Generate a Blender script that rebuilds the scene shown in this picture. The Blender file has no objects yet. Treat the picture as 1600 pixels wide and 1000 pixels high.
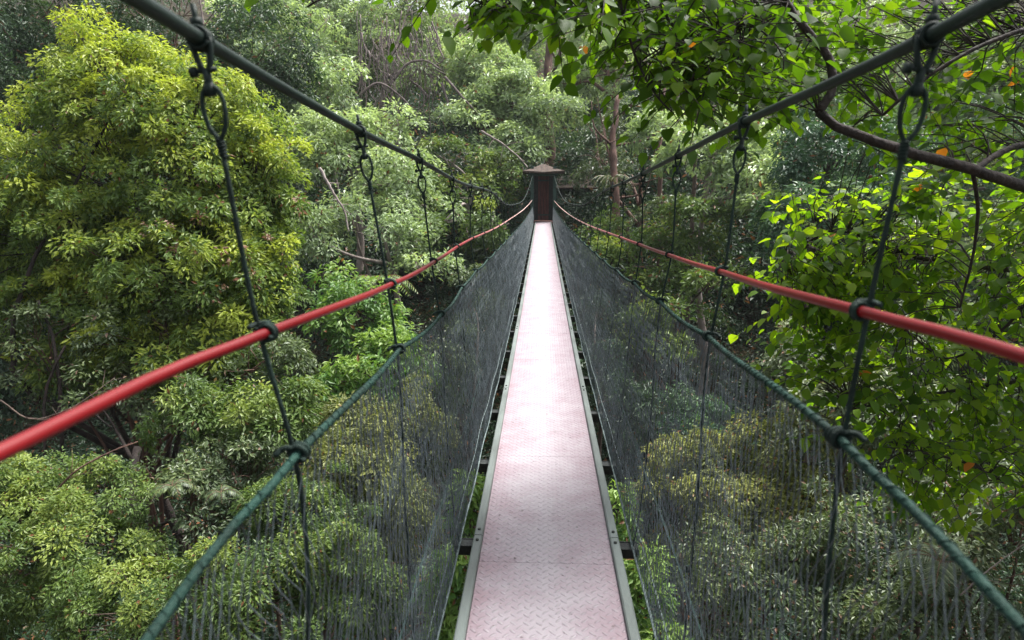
import bpy, math, numpy as np
from math import radians, sin, cos, pi
from mathutils import Vector, Matrix, Euler
rng = np.random.default_rng(7)
sc = bpy.context.scene

# ------------------------------------------------------------------ camera
F_PX = 1070.0                       # focal length in photo pixels (1600 wide)
PITCH = math.atan(200/1070.0); YAW = radians(2.53)
CAM = np.array([0.0, 0.0, 1.57])
cam_d = bpy.data.cameras.new("camera"); cam = bpy.data.objects.new("camera", cam_d)
sc.collection.objects.link(cam); sc.camera = cam
cam.location = CAM; cam.rotation_euler = (pi/2-PITCH, 0, YAW)
cam_d.sensor_width = 36; cam_d.lens = 36*F_PX/1600; cam_d.clip_start = .05; cam_d.clip_end = 600
cam_d.dof.use_dof = True; cam_d.dof.focus_distance = 6.0; cam_d.dof.aperture_fstop = 5.0
RM = np.array(Euler((pi/2-PITCH, 0, YAW)).to_matrix())

# ------------------------------------------------------------------ world, sun, exposure
SUN_EL, SUN_AZ = radians(64), radians(48)      # azimuth measured from +Y towards +X
w = bpy.data.worlds.new("World"); sc.world = w; w.use_nodes = True
nt = w.node_tree; nt.nodes.clear()
sky = nt.nodes.new('ShaderNodeTexSky'); sky.sky_type = 'NISHITA'; sky.sun_disc = False
sky.sun_elevation = SUN_EL; sky.sun_rotation = SUN_AZ; sky.air_density = 1.0; sky.dust_density = 4.0
hs = nt.nodes.new('ShaderNodeHueSaturation'); hs.inputs['Saturation'].default_value = .3
bg = nt.nodes.new('ShaderNodeBackground'); bg.inputs[1].default_value = .10
wo = nt.nodes.new('ShaderNodeOutputWorld')
nt.links.new(sky.outputs[0], hs.inputs['Color']); nt.links.new(hs.outputs[0], bg.inputs[0]); nt.links.new(bg.outputs[0], wo.inputs[0])
sd = bpy.data.lights.new("sun", 'SUN'); sd.energy = 3.3; sd.angle = radians(18); sd.color = (1, .975, .93)
so = bpy.data.objects.new("sun", sd); sc.collection.objects.link(so)
sv = Vector((sin(SUN_AZ)*cos(SUN_EL), cos(SUN_AZ)*cos(SUN_EL), sin(SUN_EL)))
so.rotation_euler = sv.to_track_quat('Z', 'Y').to_euler(); so.location = (0, 0, 40)
sc.view_settings.view_transform = 'Standard'; sc.view_settings.look = 'None'
sc.view_settings.exposure = 1.45; sc.view_settings.gamma = 1
sc.cycles.use_denoising = True
sc.cycles.max_bounces = 6; sc.cycles.diffuse_bounces = 1; sc.cycles.glossy_bounces = 2
sc.cycles.transmission_bounces = 3; sc.cycles.transparent_max_bounces = 4
sc.cycles.caustics_reflective = False; sc.cycles.caustics_refractive = False
sc.cycles.sample_clamp_indirect = 4

# ------------------------------------------------------------------ helpers
def P(px, py, zc):
    """photo pixel + distance along the lens axis -> world point"""
    v = np.array([(px-800)/F_PX*zc, -(py-500)/F_PX*zc, -zc])
    return CAM + RM @ v
def PX(px, py, X):
    """photo pixel -> world point on the plane x = X"""
    d = RM @ np.array([(px-800)/F_PX, -(py-500)/F_PX, -1.0]); return CAM + d*(X-CAM[0])/d[0]
def PY(px, py, Y):
    d = RM @ np.array([(px-800)/F_PX, -(py-500)/F_PX, -1.0]); return CAM + d*(Y-CAM[1])/d[1]
def nrm(a):
    return a/np.maximum(np.linalg.norm(a, axis=-1, keepdims=True), 1e-9)
def _h(i, j, k, s):
    return np.modf(np.abs(np.sin(i*127.1+j*311.7+k*74.7+s*53.3)*43758.5453))[0]
def vnoise(p, s=0.0):
    p = np.asarray(p, float); i = np.floor(p); f = p-i; f = f*f*(3-2*f); r = 0
    for a in (0, 1):
        for b in (0, 1):
            for c in (0, 1):
                wgt = (f[..., 0] if a else 1-f[..., 0])*(f[..., 1] if b else 1-f[..., 1])*(f[..., 2] if c else 1-f[..., 2])
                r = r+wgt*_h(i[..., 0]+a, i[..., 1]+b, i[..., 2]+c, s)
    return r
class MB:
    def __init__(s): s.v = []; s.q = []; s.t = []; s.qa = []; s.ta = []; s.n = 0
    def add(s, v, q=None, t=None, qa=None, ta=None):
        v = np.asarray(v, np.float32).reshape(-1, 3)
        if q is not None and len(q):
            q = np.asarray(q, np.int32).reshape(-1, 4); s.q.append(q+s.n); s.qa.append(np.zeros(len(q)) if qa is None else qa)
        if t is not None and len(t):
            t = np.asarray(t, np.int32).reshape(-1, 3); s.t.append(t+s.n); s.ta.append(np.zeros(len(t)) if ta is None else ta)
        s.v.append(v); s.n += len(v)
    def build(s, name, mat, parent=None, smooth=True, attr=False):
        me = bpy.data.meshes.new(name)
        v = np.concatenate(s.v) if s.v else np.zeros((0, 3), np.float32)
        q = np.concatenate(s.q) if s.q else np.zeros((0, 4), np.int32)
        t = np.concatenate(s.t) if s.t else np.zeros((0, 3), np.int32)
        me.vertices.add(len(v)); me.vertices.foreach_set('co', v.ravel())
        me.loops.add(q.size+t.size); me.loops.foreach_set('vertex_index', np.concatenate([q.ravel(), t.ravel()]).astype(np.int32))
        nf = len(q)+len(t); me.polygons.add(nf)
        st = np.concatenate([np.arange(len(q))*4, q.size+np.arange(len(t))*3]).astype(np.int32)
        me.polygons.foreach_set('loop_start', st)
        me.polygons.foreach_set('loop_total', np.concatenate([np.full(len(q), 4), np.full(len(t), 3)]).astype(np.int32))
        me.update(calc_edges=True)
        me.polygons.foreach_set('use_smooth', np.full(nf, smooth))
        if attr:
            a = me.attributes.new('v', 'FLOAT', 'FACE')
            a.data.foreach_set('value', np.concatenate([*(s.qa), *(s.ta)]).astype(np.float32))
        me.materials.append(mat)
        o = bpy.data.objects.new(name, me); sc.collection.objects.link(o)
        if parent is not None:
            o.parent = parent; o.location = -Vector(parent['_org']) if '_org' in parent else (0, 0, 0)
        return o
def tag(o, label=None, cat=None, group=None, kind=None):
    if label: o['label'] = label
    if cat: o['category'] = cat
    if group: o['group'] = group
    if kind: o['kind'] = kind
    return o
def empty(name, loc, label, cat, group=None):
    o = bpy.data.objects.new(name, None); sc.collection.objects.link(o); o.location = loc
    o['_org'] = [float(x) for x in loc]; o.empty_display_size = .2
    return tag(o, label, cat, group)
def tube(mb, pts, r, n=8, cap=True):
    pts = np.asarray(pts, float); m = len(pts); r = np.broadcast_to(np.asarray(r, float), (m,))
    T = nrm(np.gradient(pts, axis=0)); ref = np.array([0, 0, 1.0]) if abs(T[0][2]) < .9 else np.array([1.0, 0, 0])
    U = np.zeros_like(T); u = np.cross(ref, T[0]); u /= np.linalg.norm(u)
    for i in range(m):
        u = u-T[i]*np.dot(u, T[i]); u /= max(np.linalg.norm(u), 1e-9); U[i] = u
    V = np.cross(T, U); a = np.arange(n)*2*pi/n
    v = pts[:, None]+r[:, None, None]*(U[:, None]*np.cos(a)[None, :, None]+V[:, None]*np.sin(a)[None, :, None])
    i = np.arange(m-1)[:, None]*n; j = np.arange(n)[None]; k = (j+1) % n
    q = np.stack([i+j, i+k, i+n+k, i+n+j], -1).reshape(-1, 4); v = v.reshape(-1, 3); t = []
    if cap:
        v = np.vstack([v, pts[0], pts[-1]]); b = m*n
        for x in range(n):
            t += [(b, (x+1) % n, x), (b+1, b-n+x, b-n+(x+1) % n)]
    mb.add(v, q, t)
def segs(mb, A, B, r0, r1=None, n=3):
    """many straight tapered sticks at once"""
    A = np.asarray(A, float); B = np.asarray(B, float); N = len(A)
    if N == 0: return
    r0 = np.broadcast_to(np.asarray(r0, float), (N,)); r1 = r0 if r1 is None else np.broadcast_to(np.asarray(r1, float), (N,))
    T = nrm(B-A); ref = np.where(np.abs(T[:, 2:3]) < .9, [[0, 0, 1.0]], [[1.0, 0, 0]])
    U = nrm(np.cross(ref, T)); V = np.cross(T, U); a = np.arange(n)*2*pi/n
    ring = U[:, None]*np.cos(a)[None, :, None]+V[:, None]*np.sin(a)[None, :, None]
    v = np.concatenate([A[:, None]+ring*r0[:, None, None], B[:, None]+ring*r1[:, None, None]], 1)
    j = np.arange(n); k = (j+1) % n
    q = (np.arange(N)[:, None, None]*2*n)+np.stack([j, k, n+k, n+j], -1)[None]
    mb.add(v.reshape(-1, 3), q.reshape(-1, 4))
def box(mb, c, s, R=None, bev=0.0):
    """box with chamfered long edges"""
    c = np.asarray(c, float); sx, sy, sz = np.asarray(s, float)/2; b = min(bev, sx*.9, sz*.9)
    if b > 0: pr = [(-sx+b, -sz), (sx-b, -sz), (sx, -sz+b), (sx, sz-b), (sx-b, sz), (-sx+b, sz), (-sx, sz-b), (-sx, -sz+b)]
    else: pr = [(-sx, -sz), (sx, -sz), (sx, sz), (-sx, sz)]
    n = len(pr); v = np.array([(x, y, z) for y in (-sy, sy) for x, z in pr])
    if R is not None: v = v @ np.asarray(R).T
    q = [(i, (i+1) % n, n+(i+1) % n, n+i) for i in range(n)]; t = []
    for i in range(1, n-1): t += [(0, i+1, i)]
    for i in range(1, n-1): t += [(n, n+i, n+i+1)]
    mb.add(v+c, q, t)
def catmull(X, Y, x):
    """smooth interpolation of control values"""
    X = np.asarray(X, float); Y = np.asarray(Y, float); m = np.gradient(Y, X, axis=0)
    x = np.asarray(x, float); i = np.clip(np.searchsorted(X, x)-1, 0, len(X)-2); h = X[i+1]-X[i]; t = (x-X[i])/h
    t2 = t*t; t3 = t2*t
    f = lambda z: z if Y.ndim == 1 else z[:, None]
    return f(2*t3-3*t2+1)*Y[i]+f((t3-2*t2+t)*h)*m[i]+f(-2*t3+3*t2)*Y[i+1]+f((t3-t2)*h)*m[i+1]
def smooth_path(pts, n=24):
    pts = np.asarray(pts, float); s = np.concatenate([[0], np.cumsum(np.linalg.norm(np.diff(pts, axis=0), axis=1))])
    return catmull(s, pts, np.linspace(0, s[-1], n))

# ------------------------------------------------------------------ materials
def mat(name):
    m = bpy.data.materials.new(name); m.use_nodes = True; n = m.node_tree; n.nodes.clear()
    out = n.nodes.new('ShaderNodeOutputMaterial'); p = n.nodes.new('ShaderNodeBsdfPrincipled')
    n.links.new(p.outputs[0], out.inputs[0]); return m, n, p, out
def noisy(name, c0, c1, scale=8, rough=.6, bump=.3, bscale=None, spec=.5, detail=6, metal=0, stretch=(1, 1, 1), bdist=.01):
    m, n, p, out = mat(name)
    tc = n.nodes.new('ShaderNodeTexCoord'); mp = n.nodes.new('ShaderNodeMapping'); mp.inputs['Scale'].default_value = stretch
    nz = n.nodes.new('ShaderNodeTexNoise'); nz.inputs['Scale'].default_value = scale; nz.inputs['Detail'].default_value = detail
    cr = n.nodes.new('ShaderNodeValToRGB'); cr.color_ramp.elements[0].position = .35; cr.color_ramp.elements[1].position = .68
    cr.color_ramp.elements[0].color = (*c0, 1); cr.color_ramp.elements[1].color = (*c1, 1)
    n.links.new(tc.outputs['Object'], mp.inputs[0]); n.links.new(mp.outputs[0], nz.inputs['Vector'])
    n.links.new(nz.outputs['Fac'], cr.inputs[0]); n.links.new(cr.outputs[0], p.inputs['Base Color'])
    nb = n.nodes.new('ShaderNodeTexNoise'); nb.inputs['Scale'].default_value = bscale or scale*4; nb.inputs['Detail'].default_value = 4
    n.links.new(mp.outputs[0], nb.inputs['Vector'])
    bp = n.nodes.new('ShaderNodeBump'); bp.inputs['Strength'].default_value = bump; bp.inputs['Distance'].default_value = bdist
    n.links.new(nb.outputs['Fac'], bp.inputs['Height']); n.links.new(bp.outputs[0], p.inputs['Normal'])
    p.inputs['Roughness'].default_value = rough; p.inputs['Specular IOR Level'].default_value = spec; p.inputs['Metallic'].default_value = metal
    return m
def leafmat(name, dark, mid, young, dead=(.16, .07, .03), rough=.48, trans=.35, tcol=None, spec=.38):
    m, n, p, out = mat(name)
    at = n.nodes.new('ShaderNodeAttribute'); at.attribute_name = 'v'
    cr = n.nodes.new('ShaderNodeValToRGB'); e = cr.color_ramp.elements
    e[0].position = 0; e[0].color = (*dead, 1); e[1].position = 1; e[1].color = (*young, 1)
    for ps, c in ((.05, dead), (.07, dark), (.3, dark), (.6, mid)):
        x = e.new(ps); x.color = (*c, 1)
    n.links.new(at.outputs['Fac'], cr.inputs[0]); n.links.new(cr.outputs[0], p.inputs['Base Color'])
    p.inputs['Roughness'].default_value = rough; p.inputs['Specular IOR Level'].default_value = spec
    tr = n.nodes.new('ShaderNodeBsdfTranslucent')
    mx = n.nodes.new('ShaderNodeMixShader'); mx.inputs[0].default_value = trans
    mc = n.nodes.new('ShaderNodeMix'); mc.data_type = 'RGBA'; mc.blend_type = 'MULTIPLY'; mc.inputs[0].default_value = 1
    mc.inputs[7].default_value = (*(tcol or (1.75, 1.8, .95)), 1)
    n.links.new(cr.outputs[0], mc.inputs[6]); n.links.new(mc.outputs[2], tr.inputs[0])
    n.links.new(p.outputs[0], mx.inputs[1]); n.links.new(tr.outputs[0], mx.inputs[2]); n.links.new(mx.outputs[0], out.inputs[0])
    return m
M = {}
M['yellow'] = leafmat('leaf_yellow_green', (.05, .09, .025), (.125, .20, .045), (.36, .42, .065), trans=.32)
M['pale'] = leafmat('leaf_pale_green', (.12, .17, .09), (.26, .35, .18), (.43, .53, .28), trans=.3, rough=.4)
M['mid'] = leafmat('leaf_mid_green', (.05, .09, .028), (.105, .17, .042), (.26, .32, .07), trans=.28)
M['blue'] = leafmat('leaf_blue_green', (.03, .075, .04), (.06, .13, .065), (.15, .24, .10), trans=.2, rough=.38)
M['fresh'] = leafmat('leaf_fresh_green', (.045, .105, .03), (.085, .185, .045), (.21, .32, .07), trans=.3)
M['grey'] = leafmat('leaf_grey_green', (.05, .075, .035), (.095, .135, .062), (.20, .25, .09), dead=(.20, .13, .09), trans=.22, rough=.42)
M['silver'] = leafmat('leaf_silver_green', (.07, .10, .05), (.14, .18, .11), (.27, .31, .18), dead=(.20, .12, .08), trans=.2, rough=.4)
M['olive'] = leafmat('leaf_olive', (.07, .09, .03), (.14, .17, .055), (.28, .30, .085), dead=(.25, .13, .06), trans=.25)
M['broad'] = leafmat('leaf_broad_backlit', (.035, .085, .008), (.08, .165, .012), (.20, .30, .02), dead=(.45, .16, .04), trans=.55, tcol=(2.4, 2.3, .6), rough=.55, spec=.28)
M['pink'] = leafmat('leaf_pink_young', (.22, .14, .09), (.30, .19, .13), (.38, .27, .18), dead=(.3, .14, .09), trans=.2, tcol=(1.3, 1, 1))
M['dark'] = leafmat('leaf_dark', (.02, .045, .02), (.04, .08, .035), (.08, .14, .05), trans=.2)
M['bark'] = noisy('bark_brown', (.045, .03, .024), (.13, .09, .07), 6, .9, .8, 20, stretch=(1, 1, .25), bdist=.03)
M['bark_red'] = noisy('bark_red_brown', (.05, .025, .018), (.15, .08, .06), 5, .9, .8, 18, stretch=(1, 1, .25), bdist=.03)
M['bark_pale'] = noisy('bark_pale', (.18, .14, .125), (.38, .32, .30), 4, .85, .6, 18, stretch=(1, 1, .3), bdist=.02)
M['bark_vine'] = noisy('bark_vine', (.10, .075, .07), (.24, .19, .185), 4, .85, .5, 18)
M['bark_dark'] = noisy('bark_dark', (.015, .011, .01), (.05, .035, .03), 9, .85, .8, 30, bdist=.02)
M['earth'] = noisy('forest_floor', (.018, .014, .010), (.06, .05, .028), 1.5, 1, 1.0, 9, spec=.1, bdist=.15)
M['cable'] = noisy('dark_green_cable_sheath', (.003, .011, .009), (.009, .024, .019), 5, .6, .25, 120, spec=.3, bdist=.003)
M['rope'] = noisy('green_rope', (.005, .014, .011), (.015, .036, .028), 30, .75, .9, 160, stretch=(1, 1, .35), spec=.3, bdist=.006)
M['netrope'] = noisy('green_net_rope', (.004, .022, .016), (.012, .052, .039), 14, .7, .9, 140, spec=.3, bdist=.006)
M['string'] = noisy('net_twine', (.05, .068, .074), (.10, .13, .148), 6, .45, .2, 90, spec=.9)
M['lightrope'] = noisy('pale_lacing_rope', (.08, .11, .11), (.17, .21, .21), 18, .75, .8, 140, spec=.3, bdist=.004)
M['black'] = noisy('dark_steel_and_shade', (.010, .012, .012), (.035, .04, .038), 20, .5, .4, 90, metal=.3)
M['green_post'] = noisy('green_painted_timber', (.012, .035, .028), (.03, .075, .06), 10, .6, .4, 50)
M['roof'] = noisy('weathered_brown_roof', (.04, .027, .022), (.10, .068, .052), 9, .9, .9, 30, bdist=.03)
M['redwood'] = noisy('red_brown_boards', (.07, .02, .018), (.17, .06, .05), 7, .8, .6, 30, stretch=(4, 4, .5))
M['redpaint'] = noisy('dark_red_paint', (.16, .012, .018), (.30, .03, .035), 5, .7, .3, 30)

def handrail_mat():
    m, n, p, out = mat('red_hose')
    tc = n.nodes.new('ShaderNodeTexCoord'); nz = n.nodes.new('ShaderNodeTexNoise'); nz.inputs['Scale'].default_value = 3.5; nz.inputs['Detail'].default_value = 8
    mp = n.nodes.new('ShaderNodeMapping'); mp.inputs['Scale'].default_value = (4, .6, 4)
    n.links.new(tc.outputs['Object'], mp.inputs[0]); n.links.new(mp.outputs[0], nz.inputs['Vector'])
    cr = n.nodes.new('ShaderNodeValToRGB'); e = cr.color_ramp.elements
    e[0].position = .3; e[0].color = (.15, .002, .005, 1); e[1].position = .8; e[1].color = (.24, .007, .010, 1)
    n.links.new(nz.outputs['Fac'], cr.inputs[0])
    # the hose turns from red to pale pink along the far stretch of the bridge
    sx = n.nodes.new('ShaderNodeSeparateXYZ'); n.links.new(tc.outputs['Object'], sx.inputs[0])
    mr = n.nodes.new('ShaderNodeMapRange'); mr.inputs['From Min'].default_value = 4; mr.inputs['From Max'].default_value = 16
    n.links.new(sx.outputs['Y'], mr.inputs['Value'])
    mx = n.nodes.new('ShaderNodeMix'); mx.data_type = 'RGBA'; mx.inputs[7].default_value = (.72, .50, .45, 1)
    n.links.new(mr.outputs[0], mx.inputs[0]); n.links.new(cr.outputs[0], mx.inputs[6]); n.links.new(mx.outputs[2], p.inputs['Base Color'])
    p.inputs['Roughness'].default_value = .45; p.inputs['Specular IOR Level'].default_value = .35
    return m
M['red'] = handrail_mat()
def deck_mat():
    m, n, p, out = mat('pink_tread_board'); L = n.links.new; N = n.nodes.new
    tc = N('ShaderNodeTexCoord'); s = N('ShaderNodeSeparateXYZ'); L(tc.outputs['Object'], s.inputs[0])
    def mth(op, a, b=None, c=None):
        x = N('ShaderNodeMath'); x.operation = op
        for i, q in enumerate((a, b, c)):
            if q is None: continue
            if isinstance(q, (int, float)): x.inputs[i].default_value = q
            else: L(q, x.inputs[i])
        return x.outputs[0]
    T = .034
    u = mth('DIVIDE', s.outputs[0], T); v = mth('DIVIDE', s.outputs[1], T)
    # rotate lattice by 45 degrees, lozenges alternate direction
    a = mth('MULTIPLY', mth('ADD', u, v), .7071); b = mth('MULTIPLY', mth('SUBTRACT', u, v), .7071)
    fa, fb = mth('FLOOR', a), mth('FLOOR', b)
    par = mth('FLOORED_MODULO', mth('ADD', fa, fb), 2.0)
    la = mth('SUBTRACT', mth('SUBTRACT', a, fa), .5); lb = mth('SUBTRACT', mth('SUBTRACT', b, fb), .5)
    mxa = N('ShaderNodeMix'); mxa.data_type = 'FLOAT'; L(par, mxa.inputs[0]); L(la, mxa.inputs[2]); L(lb, mxa.inputs[3])
    mxb = N('ShaderNodeMix'); mxb.data_type = 'FLOAT'; L(par, mxb.inputs[0]); L(lb, mxb.inputs[2]); L(la, mxb.inputs[3])
    e = mth('ADD', mth('POWER', mth('DIVIDE', mxa.outputs[0], .52), 2), mth('POWER', mth('DIVIDE', mxb.outputs[0], .20), 2))
    hgt = mth('SUBTRACT', 1.0, mth('MINIMUM', e, 1.0))
    nz = N('ShaderNodeTexNoise'); nz.inputs['Scale'].default_value = 5; nz.inputs['Detail'].default_value = 9; nz.inputs['Roughness'].default_value = .7
    L(tc.outputs['Object'], nz.inputs['Vector'])
    # worn pink in the middle of the walkway, redder paint left along its edges
    edge = mth('ABSOLUTE', mth('SUBTRACT', s.outputs[0], .027))
    k = mth('ADD', mth('MULTIPLY', edge, 1.7), mth('MULTIPLY', mth('SUBTRACT', nz.outputs['Fac'], .5), 1.7))
    k = mth('ADD', k, mth('MULTIPLY', mth('SUBTRACT', .5, hgt), .22))
    cr = N('ShaderNodeValToRGB'); q = cr.color_ramp.elements
    q[0].position = .1; q[0].color = (.36, .315, .345, 1); q[1].position = .95; q[1].color = (.25, .16, .185, 1)
    x = q.new(.5); x.color = (.30, .235, .265, 1)
    L(k, cr.inputs[0])
    # small dirt specks
    n2 = N('ShaderNodeTexNoise'); n2.inputs['Scale'].default_value = 38; n2.inputs['Detail'].default_value = 3; L(tc.outputs['Object'], n2.inputs['Vector'])
    dr = N('ShaderNodeValToRGB'); dr.color_ramp.elements[0].position = .27; dr.color_ramp.elements[0].color = (.3, .26, .25, 1)
    dr.color_ramp.elements[1].position = .36; dr.color_ramp.elements[1].color = (1, 1, 1, 1); L(n2.outputs['Fac'], dr.inputs[0])
    mm = N('ShaderNodeMix'); mm.data_type = 'RGBA'; mm.blend_type = 'MULTIPLY'; mm.inputs[0].default_value = .8
    L(cr.outputs[0], mm.inputs[6]); L(dr.outputs[0], mm.inputs[7]); L(mm.outputs[2], p.inputs['Base Color'])
    h2 = mth('ADD', mth('MULTIPLY', hgt, 1.0), mth('MULTIPLY', nz.outputs['Fac'], .5))
    bp = N('ShaderNodeBump'); bp.inputs['Strength'].default_value = .9; bp.inputs['Distance'].default_value = .005
    L(h2, bp.inputs['Height']); L(bp.outputs[0], p.inputs['Normal'])
    p.inputs['Roughness'].default_value = .5; p.inputs['Specular IOR Level'].default_value = .55
    return m
M['deck'] = deck_mat()
M['rail'] = noisy('grey_green_rail_paint', (.09, .105, .098), (.17, .20, .187), 6, .5, .4, 40, stretch=(1, .3, 1), spec=.6)

# ------------------------------------------------------------------ terrain
TY = [-30, -6, -1.5, 1, 4, 9, 16, 22, 28, 32, 45, 60, 100, 160]
TZ = [6, .3, -.6, -3.4, -5.6, -7.6, -8, -5.2, -1.2, .15, 4, 9, 22, 40]
def ground(x, y):
    x = np.asarray(x, float); y = np.asarray(y, float)
    z = np.interp(y, TY, TZ)+.06*np.maximum(np.abs(x)-10, 0)**1.15
    p = np.stack([x*.16, y*.16, 0*x], -1); near = np.clip(np.hypot(x, np.minimum(np.abs(y+3), np.abs(y-31)))/4, 0, 1)
    return z+(1.6*(vnoise(p, 3)-.5)+.5*(vnoise(p*4, 4)-.5))*near
gx = np.linspace(-90, 90, 181); gy = np.linspace(-30, 150, 181); X, Y = np.meshgrid(gx, gy, indexing='ij')
mb = MB(); i, j = np.meshgrid(np.arange(180), np.arange(180), indexing='ij'); a = (i*181+j).ravel()
mb.add(np.stack([X, Y, ground(X, Y)], -1), np.stack([a, a+181, a+182, a+1], -1))
tag(mb.build('terrain', M['earth']), kind='structure')

# ------------------------------------------------------------------ leaves
def put_leaves(mb, c, ax, nr, L, W, v, hi=False, cup=.12, droop=.15):
    """c base points, ax axis directions, nr normals"""
    N = len(c)
    if N == 0: return
    ax = nrm(ax); sd_ = nrm(np.cross(nr, ax)); nn = np.cross(ax, sd_)
    L = np.broadcast_to(np.asarray(L, float), (N,))[:, None]; W = np.broadcast_to(np.asarray(W, float), (N,))[:, None]
    if not hi:
        m = c+ax*L*.45
        vs = np.stack([c, m+sd_*W*.5+nn*W*cup, c+ax*L-nn*L*droop, m-sd_*W*.5+nn*W*cup], 1)
        q = np.arange(N)[:, None]*4+np.arange(4)[None]
        mb.add(vs.reshape(-1, 3), q, qa=v)
    else:
        ts = [0, .12, .38, .72, 1.0]; ws = [0, .36, .5, .3, 0]
        pts = []
        for t_ in ts: pts.append(c+ax*L*t_-nn*L*droop*t_*t_)
        for s_ in (1, -1):
            for t_, w_ in zip(ts[1:4], ws[1:4]):
                back = .06 if t_ < .2 else 0
                pts.append(c+ax*L*(t_-back)-nn*L*droop*t_*t_+s_*sd_*W*w_+nn*W*w_*cup*2)
        vs = np.stack(pts, 1); o = np.arange(N)[:, None, None]*11
        q = np.array([[1, 2, 6, 5], [2, 3, 7, 6], [2, 1, 8, 9], [3, 2, 9, 10]]); t = np.array([[0, 1, 5], [3, 4, 7], [1, 0, 8], [4, 3, 10]])
        mb.add(vs.reshape(-1, 3), (o+q[None]).reshape(-1, 4), (o+t[None]).reshape(-1, 3), qa=np.repeat(v, 4), ta=np.repeat(v, 4))
def clusters(blobs, rc, cover, gap, flat=1.0):
    Cs, Os, Ws = [], [], []
    for bi, (c, r) in enumerate(blobs):
        rm = (r[0]*r[1]*r[2])**(1/3); N = int(cover*4*rm*rm/(rc*rc))+6
        d = nrm(rng.normal(size=(N, 3))); rf = 1-.5*rng.random(N)**1.6
        rf = rf*(1+.8*(vnoise(d*2.3+c*.31, 1)-.5)+.35*(vnoise(d*5.1+c*.7, 2)-.5))
        p = c+d*r*rf[:, None]
        keep = vnoise(p/(rc*2.8), 5+bi)*.65+vnoise(p/(rc*1.3), 9)*.35 > gap+.035
        away = (d*nrm(c-CAM)).sum(1)
        keep &= (away < .3) | (rng.random(N) < .35)
        keep &= (d[:, 2] > -.55) | (rng.random(N) < .4)
        for bj, (c2, r2) in enumerate(blobs):
            if bj != bi: keep &= ((((p-c2)/r2)**2).sum(1) > .35) | (rng.random(N) < .3)
        Cs.append(p[keep]); Os.append(d[keep]); Ws.append(np.full(keep.sum(), bi))
    return np.concatenate(Cs), np.concatenate(Os), np.concatenate(Ws)
def dress(mb, C, O, rc, L, ar=.42, dens=1.5, vb=.45, young=.35, dead=.015, hi=False, flat=.35, droop=.35, msk=None):
    """leaf rosettes at cluster centres C facing outwards O"""
    up = np.array([0, 0, 1.0]); cn = nrm(O*.65+up*.75+rng.normal(size=C.shape)*.22)
    nl = max(3, int(dens*pi*rc*rc/(.55*L*L*ar))); N = len(C); k = nl*N
    ci = np.repeat(np.arange(N), nl)
    n_ = cn[ci]; a = nrm(np.cross(n_, rng.normal(size=(k, 3)))); rr = np.sqrt(rng.random(k))
    csz = (rc*(.65+.7*rng.random(N)))[ci]
    pos = C[ci]+a*(rr*csz)[:, None]*.95+n_*(csz*(flat*rng.normal(size=k)*.55-.45*rr*rr))[:, None]
    ax = a*.8+n_*.25-up*droop+rng.normal(size=(k, 3))*.45
    nr = n_+rng.normal(size=(k, 3))*.42
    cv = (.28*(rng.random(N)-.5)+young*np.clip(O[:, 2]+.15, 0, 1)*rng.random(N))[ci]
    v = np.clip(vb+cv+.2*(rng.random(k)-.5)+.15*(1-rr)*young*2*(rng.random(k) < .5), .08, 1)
    v[rng.random(k) < dead] = .02
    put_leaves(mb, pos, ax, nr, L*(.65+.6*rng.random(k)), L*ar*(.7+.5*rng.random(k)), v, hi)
def limb_net(mt, blobs, base, C, W, tr, rc, twigs=.5):
    """trunk from base into the first blob, limbs to each blob and twigs to clusters"""
    top = blobs[0][0]; h = top[2]-base[2]; mid = base*.45+top*.55
    mid = mid+np.array([rng.normal()*.05*abs(h), rng.normal()*.05*abs(h), 0])
    path = smooth_path([base-[0, 0, .4], base*.8+mid*.2+[.03*h, 0, 0], mid, top], 18)
    tube(mt, path, np.linspace(tr, tr*.28, 18)*(1+.12*rng.normal(size=18)*.5), 9)
    for bi, (c, r) in enumerate(blobs):
        j0 = path[int(rng.integers(8, 15))]
        if bi: tube(mt, smooth_path([j0, (j0+c)/2+rng.normal(size=3)*.12*np.linalg.norm(c-j0)+[0, 0, .1*h*.2], c], 9), np.linspace(tr*.45, tr*.14, 9), 6)
        for _ in range(5):                                      # secondary limbs
            d = nrm(rng.normal(size=3)); d[2] = abs(d[2])*.7
            e = c+d*r*.8; tube(mt, smooth_path([c-(c-j0)*.15, c+(e-c)*.5+rng.normal(size=3)*.1*r, e], 7), np.linspace(tr*.16, tr*.05, 7), 5)
    s = rng.random(len(C)) < twigs
    cc = np.array([b[0] for b in blobs])[W[s]]; A = cc+(C[s]-cc)*.35+[0, 0, -.1]; B = C[s]; mdl = A*.5+B*.5+rng.normal(size=B.shape)*rc*.35-[0, 0, rc*.1]
    segs(mt, A, mdl, tr*.07+.004, tr*.05+.003); segs(mt, mdl, B, tr*.05+.003, .002)
COUNT = [0]
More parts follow.
